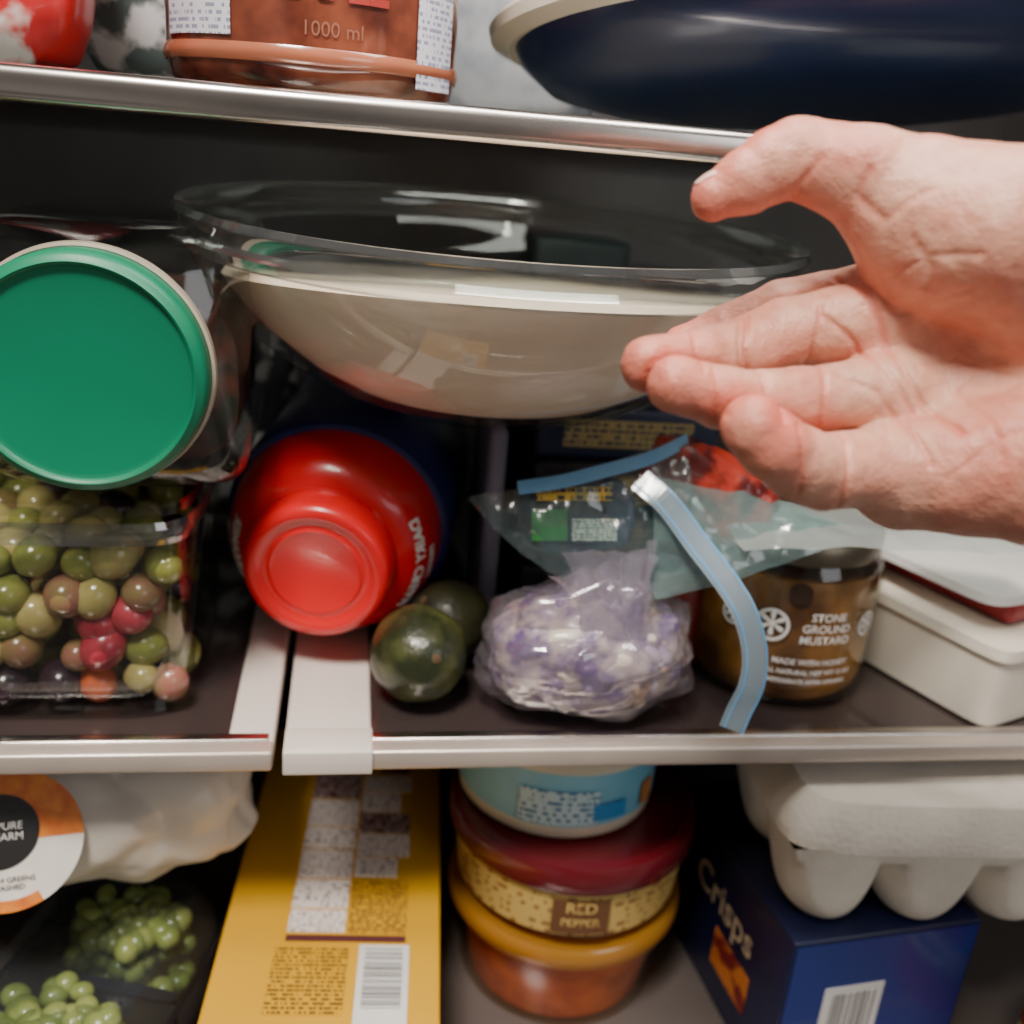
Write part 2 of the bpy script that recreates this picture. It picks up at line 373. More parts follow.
n3=_n(nt,'ShaderNodeTexNoise'); n3.inputs['Scale'].default_value=260; n3.inputs['Detail'].default_value=5; nt.links.new(tc.outputs['Object'],n3.inputs[0])
bp2=_n(nt,'ShaderNodeBump'); bp2.inputs['Strength'].default_value=.6; bp2.inputs['Distance'].default_value=.001; nt.links.new(n3.outputs[0],bp2.inputs['Height']); nt.links.new(bp.outputs[0],bp2.inputs['Normal']); nt.links.new(bp2.outputs[0],b.inputs['Normal'])
me.materials.append(ms)
hand=empty('hand',mtx=frame((.0678,-.1186,.2034)))
so=D.objects.new('skin',me); SC.collection.objects.link(so); so.parent=hand
M_nail=mat('fingernail',(232,190,174),.3,coat=.3,scale=60)
def nail(nm,tip,prev,nrm,w,l,off):
    t=Vector(tip)*.00028; ax_=(t-Vector(prev)*.00028).normalized(); n=Vector(nrm); n=(n-ax_*n.dot(ax_)).normalized(); s=ax_.cross(n)
    r=w*.00028; vs=[];fs=[];N=13
    for i in range(N):
        for j in range(N):
            u=(i/(N-1)-.5)*2; v=(j/(N-1)-.5)*2; aa=u*.85*(1-.18*max(0,v)**2)
            vs.append(t+ax_*(v*l*.00028*(1-.12*u*u)+off*.00028)+ (n*math.cos(aa)+s*math.sin(aa))*(r*(1.0-.16*max(0,v)**2)))
    for i in range(N-1):
        for j in range(N-1): fs.append((i*N+j,(i+1)*N+j,(i+1)*N+j+1,i*N+j+1))
    o=obj('nail_'+nm,vs,fs,M_nail,hand); md=o.modifiers.new('s','SOLIDIFY'); md.thickness=.0004
nail('thumb',J['thumb'][-1][0],J['thumb'][-2][0],(-.45,.8,-.05),25,17,-3)
for k_ in ('index','middle','ring','pinky'): nail(k_,J[k_][-1][0],J[k_][-2][0],(0,.1,-1),28.3,17,-5)

# ------------------------------------------------------------ glass mixing bowl with batter
M_bowl=clear('bowl_glass',(246,247,246),rough=.03,base=.035,edge=.38,power=3)
M_rimg=clear('bowl_rim_glass',(226,232,228),rough=.05,base=.15,edge=.6,power=2,haze=.07)
bowl=empty('glass_mixing_bowl',(-.005,.102,.1297),rot=(math.radians(2),0,0)); bowl.scale=(1,1,.87)
prof=[(0,0),(.040,0),(.052,.002),(.070,.008),(.090,.020),(.110,.037),(.126,.057),(.135,.074),(.139,.082)]
lathe('bowl',prof,M_bowl,bowl,seg=128)
lathe('bowl_rim',[(.139,.082),(.1425,.084),(.1435,.088),(.1405,.091),(.141,.096),(.1435,.099),(.142,.102),(.1385,.101)],M_rimg,bowl,seg=128)
fill=[(0,.006),(.05,.0075),(.0680,.0135),(.0865,.0250),(.1055,.0410),(.1190,.0570),(.1235,.0640),(.1220,.0670),(.10,.0660),(.05,.067),(0,.0665)]
bt=lathe('batter',fill,mat('batter',(255,236,214),.55,c2=(250,224,198),scale=25,bump=.3,bscale=120),bowl,seg=96)
for v in bt.data.vertices:
    k_=min(1,max(0,(v.co.z-.03)/.034)); v.co.z-=v.co.y*.13*k_

# ------------------------------------------------------------ red/navy bottle
M_red=mat('red_plastic',(214,18,28),.28,c2=(204,14,24),scale=10,coat=.4)
M_redcap=mat('red_cap_plastic',(226,26,32),.3,c2=(216,20,28),scale=10,coat=.3)
M_navy=mat('navy_plastic',(30,42,114),.35,c2=(24,34,98),scale=10,coat=.2)
M_white=mat('white_print',(235,232,228),.5,scale=20)
axis=Vector((.0135,.069,.0066)).normalized(); q=axis.to_track_quat('Z','Y')
bot=empty('creamer_bottle'); bot.matrix_world=Matrix.Translation((-.084,.055,.0545))@q.to_matrix().to_4x4()
lathe('cap',[(0,.0020),(.020,.0020),(.0215,.0012),(.0225,.0020),(.0255,.0020),(.0275,.0003),(.0295,-.0005),(.0320,0),(.0342,.0015),(.0352,.005),(.0356,.012),(.036,.018),(.0345,.020),(.032,.022)],M_redcap,bot,seg=96)
bp_=[(.033,.019),(.0375,.0200),(.0425,.0225),(.0470,.0270),(.0505,.0335),(.0525,.041),(.0535,.048),(.0538,.051)]
lathe('shoulder',bp_,M_red,bot,seg=96)
lathe('body',[(.0530,.049),(.0562,.050),(.0576,.054),(.0577,.16),(.054,.168),(.04,.17),(0,.17)],M_navy,bot,seg=96)
arc_s=np.cumsum([0]+[math.hypot(bp_[i+1][0]-bp_[i][0],bp_[i+1][1]-bp_[i][1]) for i in range(len(bp_)-1)])
def on_sh(off,s0,flip=1):
    def fn(x,y):
        s=s0-y*flip; r=np.interp(s,arc_s,[p[0] for p in bp_])+.0006; t=np.interp(s,arc_s,[p[1] for p in bp_])-.0006; a=off+flip*x/.046
        return (r*math.cos(a),r*math.sin(a),t)
    return fn
for nm,o_,t1_,t2_,s0_ in (('print_1',-.05,'COFFEE','CREAMER',.0125),('print_2',math.pi+.1,'FRESH','DAIRY CREAM',.0155)):
    textmesh(nm,t2_,.0080,M_white,bot,on_sh(o_,s0_),.0003)
    textmesh(nm+'b',t1_,.006,M_white,bot,on_sh(o_,s0_+.009),.0002)

# ------------------------------------------------------------ green lidded jar
M_green=mat('green_plastic',(10,122,88),.42,c2=(8,114,82),scale=10)
M_clear=clear('clear_plastic',(232,234,232),rough=.07,base=.06,edge=.55,power=2.5,bump=.12,bscale=25)
jar=empty('green_lid_jar',(-.168,.0,.157),rot=(math.radians(-90),0,math.radians(0)))
lathe('lid',[(0,.0012),(.038,.0012),(.0398,.0006),(.0405,-.0010),(.0415,-.0014),(.0425,-.0004),(.0435,.0002),(.0448,.0015),(.0453,.004),(.0453,.012)],M_green,jar,seg=128)
lathe('lid_skirt',[(.0456,.0115),(.0468,.012),(.0470,.016),(.0456,.017)],mat('cream_plastic',(176,164,146),.4),jar,seg=96)
def jb(t,z):
    k=min(1,max(0,(z-.018)/.018)); s=.046+.0075*math.sin(k*math.pi/2); e=2+5*k
    x,y=superell(t,s,s,e); return (x+.004*k,y)
prism('body',jb,[.018,.021,.025,.030,.036,.045,.08,.12,.135,.139],M_clear,jar,caps=(False,True))
prism('contents',lambda t,z:(lambda p:(p[0]+.004,p[1]+.013))(superell(t,.047,.034,4)),[.05,.055,.09,.13],mat('contents',(96,56,46),.6,c2=(44,48,38),scale=60,thr=(.4,.6)),jar)

# ------------------------------------------------------------ fruit clamshell
M_grape=mat('green_grape',(158,158,84),.22,c2=(118,126,60),scale=50,coat=.4,sss=.3)
M_grape2=mat('pale_grape',(196,180,118),.22,c2=(160,150,90),scale=50,coat=.4,sss=.3)
M_berry=mat('red_berry',(190,66,80),.3,c2=(138,34,50),scale=60,coat=.4,sss=.1)
M_black=mat('black_grape',(56,36,48),.25,c2=(30,20,32),scale=60,coat=.4)
M_orange=mat('orange_fruit',(214,96,44),.3,coat=.3,scale=60)
M_blush=mat('blush_grape',(160,104,92),.25,c2=(130,124,70),scale=70,coat=.4,sss=.2)
clam=empty('fruit_clamshell',(-.205,.089,0))
def taper(a,b,z0,z1,k=.90):
    return lambda t,z:superell(t,a*(k+(1-k)*(z-z0)/(z1-z0)),b*(k+(1-k)*(z-z0)/(z1-z0)),7)
prism('tray',taper(.070,.072,0,.088,.96),[.0012,.003,.03,.06,.088],M_clear,clam,caps=(True,False))
M_clrim=clear('clear_rim',(222,226,224),rough=.08,base=.16,edge=.5,power=2,haze=.06)
prism('rim',lambda t,z:superell(t,.0735-(abs(z-.088)*.3),.0755-(abs(z-.088)*.3),7),[.083,.0855,.088,.0905,.093],M_clrim,clam,caps=(False,False))
prism('lid',lambda t,z:superell(t,.071-.1*(z-.095),.073-.1*(z-.095),7),[.095,.0985,.100],M_clear,clam,caps=(False,True))
items=[]
for lay,z in enumerate((.012,.027,.042,.057,.070)):
    for iy in range(6):
        for ix in range(8):
            x=-.060+ix*.0172+(lay%2)*.008+rng.uniform(-.005,.005); y=-.059+iy*.021+rng.uniform(-.004,.004)
            if abs(x)>.060: continue
            k_=rng.choice([0,1,1,0,5,0,1,3]) 
            if iy==0:
                k_=rng.choice([0,1,0,1,5])
                if lay==0 and -.01<x<.02: k_=3
                if lay==0 and .02<=x<.034: k_=4
                if lay in (1,2) and .026<x<.048: k_=2
            r=.0086+rng.uniform(-.0014,.0014)
            if k_==2: r*=1.25
            items.append(((x,y,z+rng.uniform(-.003,.004)),(r,r,r*1.16),tuple(rng.uniform(0,3,3)),int(k_)))
balls('fruit',items,[M_grape,M_grape2,M_berry,M_black,M_orange,M_blush],clam)

# ------------------------------------------------------------ avocados
def avocado(loc,r,rot,seed):
    e=empty('avocado',loc,rot=rot)
    m=mat('avocado_skin',(92,94,50),.35,c2=(40,46,26),scale=55,thr=(.40,.72),coat=.2,bump=.5,bscale=260) if seed==1 else mat('shaded_avocado_skin',(52,52,30),.4,c2=(30,32,22),scale=55,bump=.5,bscale=260)  # rear avocado: shade painted in as a darker copy of the skin
    V,F=ico(5); vs=[]
    for v in V:
        d=Vector(v); k=1+.03*mnoise.noise(d*2+Vector((seed,0,0)))+.08*max(0,d.z)**3
        vs.append(d*r*k)
    obj('flesh',vs,F,m,e); lathe('stem',[(.0022,r*1.07),(.0024,r*1.09),(.0015,r*1.11),(0,r*1.112)],mat('stem',(86,66,40),.7),e,seg=16)
avocado((-.0350,.036,.0235),.0228,(1.1,.6,0),1); avocado((-.0165,.074,.0215),.0205,(.3,-.8,0),2)

# ------------------------------------------------------------ produce bag (purple & white)
bag=empty('produce_bag',(.0435,.027,.034))
nv_=Vector((.18,-.35,.92)).normalized()
def bsh(p,d):
    k=max(0,d.dot(nv_)); w=k**12
    p=p+nv_*.010*w
    p.x+=.014*max(0,-d.z)*d.x
    p.z=max(p.z,-.0335); return p
def bsh2(p,d):
    p.x+=.014*max(0,-d.z)*d.x; p.z=max(p.z,-.0325); return p
its=[]
for i in range(150):
    d=Vector(rng.normal(size=3)).normalized()*rng.uniform(.86,.98); x,y,z=d.x*.043,d.y*.029,d.z*.027
    big=x>0.004
    r=(.0058 if big else .0035)*rng.uniform(.6,1.25)
    its.append(((x,y,z),(r,r*.7,r*1.3),tuple(rng.uniform(0,3,3)),int(rng.choice([0,0,2,0]) if big else rng.choice([1,1,2,2,2]))))
balls('garlic_cloves',its,[mat('garlic_clove',(214,192,168),.4,c2=(172,142,126),scale=60),mat('garlic_purple',(116,94,138),.4,c2=(160,138,172),scale=90),mat('garlic_pale',(196,186,186),.4,c2=(142,122,156),scale=120)],bag,sub=3)
crumple('bulb_mass',(.0440,.031,.0295),mat('purple_garlic',(196,184,172),.4,c2=(104,82,128),scale=75,thr=(.42,.58),coat=.4,bump=.8,bscale=160,detail=8),bag,amp=.12,ns=8,seed=2,sub=6,shape=bsh2)
M_pf=clear('produce_film',(246,242,248),rough=.12,base=.09,edge=.55,power=2,haze=.16,hazecol=(222,212,226),bump=.15,bscale=60)
crumple('bag_film',(.0490,.035,.0345),M_pf,bag,amp=.20,ns=6.5,seed=5,sub=7,shape=bsh)
M_pft=clear('produce_film_gather',(240,236,244),rough=.14,base=.10,edge=.55,power=2,haze=.30,hazecol=(214,206,222),bump=.1,bscale=60)
patch('bag_gather',[[(-.014,-.022,.016),(.000,-.030,.018),(.014,-.030,.018),(.026,-.020,.014)],[(-.006,-.022,.030),(.002,-.027,.031),(.008,-.027,.032),(.014,-.021,.032)],[(-.028,-.022,.043),(-.008,-.028,.050),(.010,-.028,.058),(.018,-.020,.062)]],M_pft,bag,pleat=(9,.0022),amp=.001,ns=150,seed=3)
patch('bag_gather_back',[[(-.012,-.012,.018),(.000,-.010,.020),(.014,-.010,.020),(.024,-.012,.016)],[(-.006,-.016,.030),(.002,-.014,.031),(.008,-.014,.032),(.014,-.016,.032)],[(-.020,-.010,.050),(-.006,-.014,.054),(.008,-.014,.052),(.024,-.012,.050)]],M_pft,bag,pleat=(7,.002),amp=.001,ns=150,seed=7)

# ------------------------------------------------------------ zipper bag
zb=empty('zipper_bag',mtx=frame((.0515,.0282,.0957)))
u_=.00045
def Z(*p): return [(a*u_,b*u_,c*u_) for a,b,c in p]
M_film=clear('bag_film',(232,242,242),rough=.14,base=.07,edge=.45,power=2,haze=.15,hazecol=(186,220,226),bump=.12,bscale=40)
M_film2=clear('bag_film_fold',(220,236,234),rough=.14,base=.08,edge=.45,power=2,haze=.36,hazecol=(170,206,204),bump=.12,bscale=40)
M_zip=mat('zip_blue',(104,164,212),.3,c2=(130,182,218),scale=40,coat=.3)
M_zip2=clear('zip_clear',(220,234,242),rough=.12,base=.12,haze=.5,hazecol=(206,224,236))
patch('film_front',[Z((-152,22,-20),(-95,34,5),(-20,54,0),(75,88,-30)),Z((-125,-15,0),(-60,-10,25),(0,20,20),(60,50,-10)),Z((-80,-55,0),(-30,-48,20),(20,-20,15),(90,0,0)),Z((-20,-74,-10),(20,-68,-5),(60,-50,5),(110,-40,0))],M_film,zb,amp=.0035,ns=190,seed=1)
patch('film_fold',[Z((24,44,10),(70,40,15),(110,20,0),(150,30,-40)),Z((40,0,12),(70,-20,20),(120,-10,15),(190,10,-20)),Z((30,-54,5),(70,-40,22),(130,-30,15),(230,-5,-20)),Z((24,-78,0),(60,-80,10),(140,-50,12),(270,-10,-20))],M_film2,zb,amp=.003,ns=170,seed=4)
ribbon('zip_upper',Z((-102,32,8),(-60,38,12),(-20,48,10),(30,62,0),(72,82,-25)),.0062,(0,1,.2),M_zip,zb)
zp=Z((18,40,10),(44,15,22),(72,-24,28),(98,-60,38),(114,-90,46),(122,-125,50),(119,-156,50),(108,-182,46),(101,-200,44))
ribbon('zip_strip',zp,.0105,(1,.35,.1),M_zip2,zb)
ribbon('zip_edge',zp,.0010,(1,.35,.1),M_zip,zb,th=.0009,off=.0052); ribbon('zip_track',zp,.0010,(1,.35,.1),M_zip,zb,th=.0012,off=-.0030)
crumple('meat_stick_pack',(.034,.020,.012),mat('meat_film',(176,56,42),.3,c2=(84,18,20),scale=70,thr=(.42,.56),coat=.6,detail=6),zb,amp=.14,ns=7,seed=8,sub=6,loc=(96*u_,30*u_,-40*u_),rot=(0,0,-.5),power=.8)
M_sp=mat('snack_pack',(34,44,78),.4,c2=(24,30,44),scale=60,thr=(.45,.55),coat=.4)
crumple('snack_pack',(.027,.018,.006),M_sp,zb,amp=.10,ns=5,seed=9,sub=5,loc=(-44*u_,6*u_,-12*u_),power=.65)
spr=empty('snack_print'); spr.parent=zb; spr.location=(-44*u_,6*u_,-12*u_+.0072)
sheet('print_green',-.020,-.004,-.012,.002,0,mat('print_green',(60,150,70),.4,c2=(40,110,60),scale=120),spr)
sheet('print_white',-.002,.018,-.012,-.002,0,printed('snack_label',(222,222,214),(40,80,60),rows=700,xs=900),spr)
sheet('print_yellow',-.018,.016,.006,.012,0,printed('snack_yellow',(204,170,70),(40,40,60),rows=300,xs=500),spr)
M_wfilm=clear('white_film',(225,232,232),rough=.15,base=.1,haze=.5,hazecol=(214,220,216),bump=.2,bscale=40)
patch('film_tail',[Z((120,15,-60),(200,25,-80),(300,15,-60),(420,5,-40)),Z((110,-5,-20),(200,5,-20),(300,-10,-20),(430,-15,-10)),Z((110,-20,10),(200,-15,10),(300,-22,5),(430,-25,10)),Z((120,-30,20),(200,-24,20),(300,-30,15),(430,-34,20))],M_wfilm,zb,amp=.0025,ns=160,seed=2)

# ------------------------------------------------------------ spread jar
sj=empty('glass_food_jar',(.155,.067,.0012))
M_spread=mat('mustard_spread',(198,138,64),.3,c2=(92,58,34),scale=22,thr=(.38,.68),coat=.6)
lathe('contents',[(0,.002),(.040,.002),(.0435,.006),(.0448,.012),(.0448,.060),(.043,.066),(0,.066)],M_spread,sj)
lathe('glass',[(0,0),(.041,0),(.0452,.003),(.0465,.010),(.0465,.064),(.0445,.072),(.0415,.076),(.0415,.079)],clear('jar_glass',(240,240,232),rough=.04,base=.05,edge=.4),sj,seg=96)
lathe('lid',[(.0425,.074),(.0432,.0745),(.0432,.084),(.042,.0855),(.038,.0855),(.037,.0845),(0,.0845)],mat('dark_metal_lid',(120,110,96),.3,metal=.8),sj,seg=96)
def cyl(R_,a0,z0):
    return lambda x,y:(R_*math.sin(a0+x/R_),-R_*math.cos(a0+x/R_),z0+y)
for nm,s,sz,a0,z0 in (('label_1','STONE',.0058,.22,.050),('label_2','GROUND',.0058,.22,.044),('label_3','MUSTARD',.0058,.22,.038),('label_4','MADE WITH HONEY',.0042,.12,.026),('label_5','ALL NATURAL NET WT 12 OZ',.0034,.12,.0205),('label_6','REFRIGERATE AFTER OPENING',.0030,.12,.0155)):
    textmesh(nm,s,sz,M_white,sj,cyl(.0468,a0-.15,z0),.0001)
for i,(a0,z0,r) in enumerate(((-.36,.044,.0085),(.76,.044,.0065),(-.78,.044,.006))):
    vs=[];fs=[]
    for k_ in range(32):
        for rr in (r,r*.80): 
            x=rr*math.cos(k_/32*6.283); y=rr*math.sin(k_/32*6.283); vs.append(cyl(.0469,a0-.15,z0)(x,y))
    for k_ in range(32): fs.append((2*k_,2*((k_+1)%32),2*((k_+1)%32)+1,2*k_+1))
    obj('badge_ring_%d'%i,vs,fs,M_white,sj); textmesh('badge_star_%d'%i,'*',r*3.2,M_white,sj,cyl(.0469,a0-.15,z0-r*.55),.0003)
vs=[cyl(.0470,-.28,.062)(.0055*math.cos(a),.0055*math.sin(a)) for a in np.linspace(0,6.283,24,endpoint=False)]; obj('seal',vs,[list(range(24))],mat('seal_dark',(60,40,30),.4),sj)

# ------------------------------------------------------------ white tub on the right
tub=empty('plastic_food_tub',(.239,-.001,.0005),rot=(0,0,math.radians(22)))
M_tub=mat('offwhite_plastic',(250,240,224),.4,scale=8)
def tb(a,b,k): return lambda t,z:(lambda p:(p[0]+.070,p[1]+.055))(superell(t,a*(1-k*(.046-z)/.046),b*(1-k*(.046-z)/.046),14))
prism('tub',tb(.070,.055,.05),[.0,.002,.02,.040],M_tub,tub)
prism('tub_rim',tb(.0715,.0565,0),[.038,.039,.043,.044],M_tub,tub)
prism('tub_lid',lambda t,z:(lambda p:(p[0]+.075,p[1]+.062))(superell(t,.072,.05,9)),[.0602,.0612,.064,.0652],mat('white_lid',(244,242,238),.35,scale=8),tub)
rbox('red_package',(.10,.085,.015),mat('red_package',(150,24,34),.4,scale=20),tub,bev=.004,loc=(.075,.06,.0525))

# ------------------------------------------------------------ packages behind / under the bowl
M_dk=mat('dark_package',(42,42,50),.4,c2=(26,26,32),scale=12)
def package(name,size,loc,rotz,cols,band=None):
    e=empty(name,loc,rot=(0,0,rotz)); rbox('carton',size,cols,e,bev=.004)
    if band: rbox('band',(size[0]*.7,.0006,size[2]*.5),band,e,bev=0,loc=(0,-size[1]/2-.0003,0),smooth=False)
    return e
M_ylab=printed('yellow_label',(214,176,70),(60,40,30),rows=300,xs=500,axis=('X','Z'))
M_wlab=printed('white_label',(190,170,110),(50,60,90),rows=300,xs=500,axis=('X','Z'))
package('food_carton',(.110,.11,.032),(.080,.175,.0165),0,M_dk,M_ylab)
package('food_carton',(.110,.10,.030),(.081,.172,.0478),-.04,mat('brown_carton',(80,50,40),.5),M_ylab)
package('food_carton',(.110,.105,.032),(.080,.17,.0791),.04,M_dk,M_ylab)
package('food_carton',(.10,.10,.030),(.078,.168,.1104),-.02,mat('blue_carton',(38,48,80),.45),M_wlab)
package('plastic_package',(.010,.06,.114),(.006,.135,.0575),.0,mat('lavender_plastic',(150,148,168),.35,coat=.4,scale=10))
package('tall_food_box',(.07,.05,.19),(.09,.36,.096),.05,mat('teal_box',(62,78,76),.45,c2=(44,58,58),scale=20),printed('pale_label',(170,170,150),(60,80,80),rows=120,xs=200,axis=('X','Z')))
package('tall_food_box',(.06,.05,.17),(.17,.36,.086),-.05,mat('wine_box',(86,40,40),.45,c2=(60,30,32),scale=20),M_wlab)
package('tall_food_box',(.07,.05,.18),(-.26,.36,.091),.05,mat('slate_box',(70,74,82),.45,c2=(50,54,62),scale=20),M_wlab)
fp=empty('foil_pouch',(-.150,.275,.072)); crumple('pouch',(.045,.03,.072),mat('foil_pouch',(56,52,60),.35,c2=(200,198,198),scale=50,thr=(.42,.48),coat=.4),fp,amp=.08,seed=3,sub=5,power=.7)
rp_=empty('snack_pouch',(-.04,.31,.082)); crumple('pouch',(.05,.03,.082),mat('blue_pouch',(60,66,86),.4,c2=(26,28,36),scale=30,coat=.3),rp_,amp=.08,seed=6,sub=5,power=.7)
rc=empty('sauce_jar',(.105,.085,.0005)); lathe('sauce',[(0,0),(.020,0),(.022,.003),(.022,.045),(.018,.052),(.018,.06),(0,.061)],mat('red_sauce',(130,36,26),.3,coat=.6),rc)

# ------------------------------------------------------------ top shelf items
jug=empty('syrup_bottle',(-.088,.078,.2605))
lathe('bottle',[(0,0),(.050,0),(.056,.004),(.058,.012),(.058,.14),(.05,.165),(.022,.19),(.018,.21),(0,.211)],mat('amber_syrup',(150,80,56),.12,c2=(64,28,26),scale=45,thr=(.32,.68),coat=1,detail=3),jug,seg=96)  # lighter noise blotches in the amber colour stand in for highlights
lathe('base_ring',[(.0582,.010),(.0592,.012),(.0592,.014),(.0582,.016)],mat('amber_ring',(170,100,72),.2,coat=.8),jug,seg=96)
for nm,a,wd in (('label_1',-.80,.62),('label_2',.95,.42)):
    vs=[];fs=[]
    z0_=.018 if nm=='label_1' else .006
    for i in range(13):
        for zz in (z0_,.13):
            aa=a+(i/12-.5)*wd; vs.append((.0588*math.sin(aa),-.0588*math.cos(aa),zz))
    for i in range(12): fs.append((2*i,2*i+2,2*i+3,2*i+1))
    obj(nm,vs,fs,printed('bottle_label_'+nm,(216,214,224),(140,144,170),rows=420,xs=700,thr=.5,axis=('X','Z')),jug)
textmesh('print','1000 ml',.007,mat('faded_print',(140,88,68),.5),jug,cyl(.0586,.15,.022)); textmesh('print','MAPLE',.016,mat('faded_red',(168,48,38),.5),jug,cyl(.0588,.1,.037),.0006)
dish=empty('roasting_dish',(.148,.105,.3085),rot=(math.radians(-9),math.radians(-5),math.radians(-8)))
M_cream=mat('cream_enamel',(230,220,202),.3,coat=.5,scale=8); M_dnavy=mat('navy_enamel',(32,48,88),.35,c2=(26,40,74),scale=8,coat=.3)
lathe('rim',[(.145,.0),(.146,-.003),(.152,-.005),(.160,-.001),(.161,.004),(.157,.008),(.149,.008),(.143,.003)],M_cream,dish,sy=.68,seg=128)
lathe('basin',[(.145,.003),(.140,-.008),(.125,-.018),(.085,-.025),(0,-.026)],M_cream,dish,sy=.68,seg=128)
lathe('outside',[(.149,-.003),(.146,-.010),(.134,-.021),(.110,-.028),(.082,-.030),(0,-.030)],M_dnavy,dish,sy=.68,seg=128)
for nm,loc,sc,m,sd in (('tomato_pouch',(-.214,.08,.307),(.040,.03,.046),mat('tomato_pouch',(206,36,40),.35,c2=(220,214,206),scale=22,thr=(.38,.42),coat=.4),1),
                       ('floral_pouch',(-.163,.15,.307),(.034,.03,.046),mat('floral_pouch',(210,208,210),.4,c2=(84,96,96),scale=60,thr=(.42,.52)),2),
                       ('white_pouch',(.02,.29,.313),(.06,.03,.052),mat('white_pouch',(196,198,202),.4,c2=(150,158,170),scale=40,thr=(.35,.52)),4),
                       ('white_pouch',(-.27,.2,.313),(.05,.03,.052),D.materials.get('white_pouch') or M_white,5)):
    e=empty(nm,loc); crumple('pouch',sc,m,e,amp=.07,seed=sd,sub=5,power=.6)

# ------------------------------------------------------------ lower shelf: yellow box
yb=empty('frozen_food_box',(-.068,.060,-.160),rot=(0,0,math.radians(-4.4)))
M_yel=mat('yellow_card',(218,164,30),.42,c2=(210,156,26),scale=12,coat=.15)
rbox('carton',(.106,.27,.080),M_yel,yb,bev=.0015,seg=2)
T=.0401; MAR=(98,50,52)
m1=printed('nutrition_print',(234,224,216),MAR,rows=520,xs=900,thr=.55); m2=printed('maroon_print',MAR,(226,214,206),rows=420,xs=700,thr=.52)
m3=printed('nutrition_table',(234,224,216),MAR,rows=400,xs=420,thr=.57)
for i,(y0,y1) in enumerate(((-.045,-.030),(-.0285,-.008),(-.0065,.016),(.0175,.035),(.0365,.060))): sheet('nutrition_panel',-.022,.006,y0,y1,T,(m1,m3)[i%2],yb)
for i,(y0,y1) in enumerate(((-.005,.010),(.0115,.030),(.050,.068),(.0695,.085))): sheet('ingredient_panel',.0075,.030+.006*(i%2),y0,y1,T,(m3,m1)[i%2],yb)
sheet('brand_panel',-.022,.006,.062,.085,T,m2,yb)
sheet('badge_panel',.016,.034,.088,.104,T,mat('maroon_ink',MAR,.5),yb); sheet('maroon_bar',-.022,.036,-.051,-.047,T,D.materials['maroon_ink'],yb)
sheet('maroon_stripe',.0075,.036,.0315,.0485,T,m2,yb)
sheet('yellow_print',-.026,.009,-.095,-.055,T,printed('yellow_print',(214,162,30),(90,56,40),rows=400,xs=700,thr=.46),yb)
sheet('directions_panel',.0075,.036,-.045,-.008,T,printed('directions_print',(214,162,30),MAR,rows=400,xs=700,thr=.46),yb)
sheet('barcode_patch',.014,.038,-.100,-.053,T,M_white,yb); sheet('barcode',.017,.035,-.092,-.056,T+.0005,printed('barcode',(235,232,228),(15,15,15),xs=1500,axis=('Y','X'),barcode=True,thr=.5),yb)

# ------------------------------------------------------------ stacked tubs
t1=empty('round_deli_container',(.060,.080,-.2000))
M_cl2=clear('deli_plastic',(244,232,212),rough=.08,base=.06,edge=.4)
lathe('food',[(0,.002),(.052,.002),(.058,.045),(.03,.050),(0,.047)],mat('orange_food',(224,120,60),.35,c2=(180,80,44),scale=50,coat=.5),t1,seg=64)
lathe('tub',[(0,0),(.054,0),(.057,.003),(.0635,.056)],M_cl2,t1,seg=96)
lathe('lid',[(.062,.048),(.0650,.048),(.067,.052),(.067,.058),(.0650,.0605),(.060,.060),(.057,.059),(0,.059)],clear('yellow_lid',(230,180,80),rough=.15,base=.08,haze=.65,hazecol=(226,168,66)),t1,seg=96)
t2=empty('round_dip_container',(.060,.080,-.1372))
lathe('dip',[(0,.001),(.055,.001),(.060,.004),(.0635,.036),(.02,.037),(0,.037)],mat('red_dip',(160,50,34),.35,c2=(110,26,24),scale=50,coat=.4),t2,seg=64)
lathe('tub',[(0,0),(.057,0),(.0615,.003),(.0648,.040)],M_cl2,t2,seg=96)
lathe('label',[(.0627,.006),(.0652,.034)],printed('gold_label',(216,184,106),(150,104,56),rows=210,xs=300,thr=.56,axis=('X','Z')),t2,seg=96)
lathe('lid',[(.064,.036),(.0680,.036),(.069,.038),(.069,.049),(.0675,.052),(.062,.0525),(.060,.050),(0,.050)],mat('maroon_lid',(104,20,30),.25,coat=.6,scale=10),t2,seg=96)
M_ink=mat('brown_ink',(110,72,44),.5)
vs=[];fs=[]
for i in range(9):
    for zz in (.010,.031): vs.append(cyl(.0655+.0002,-.1+(i/8-.5)*.46,zz)(0,0))
for i in range(8): fs.append((2*i,2*i+2,2*i+3,2*i+1))
obj('crest',vs,fs,M_ink,t2)
textmesh('print_1','RED',.009,D.materials['gold_label'],t2,cyl(.0660,-.1,.026),.0001); textmesh('print_2','PEPPER',.0065,D.materials['gold_label'],t2,cyl(.0660,-.1,.017),.0001)
t3=empty('yogurt_tub',(.050,.088,-.0855),rot=(0,0,.2))
M_bl=mat('blue_label',(120,188,212),.4,c2=(150,206,222),scale=12)
lathe('tub',[(0,0),(.050,0),(.0535,.003),(.0545,.010),(.0555,.045)],[mat('cream_tub',(226,218,194),.35),M_bl],t3,seg=96,mi=[0,0,0,1])
lathe('lid',[(.0555,.043),(.0585,.044),(.0588,.052),(.056,.054),(0,.0535)],D.materials['cream_tub'],t3,seg=96)
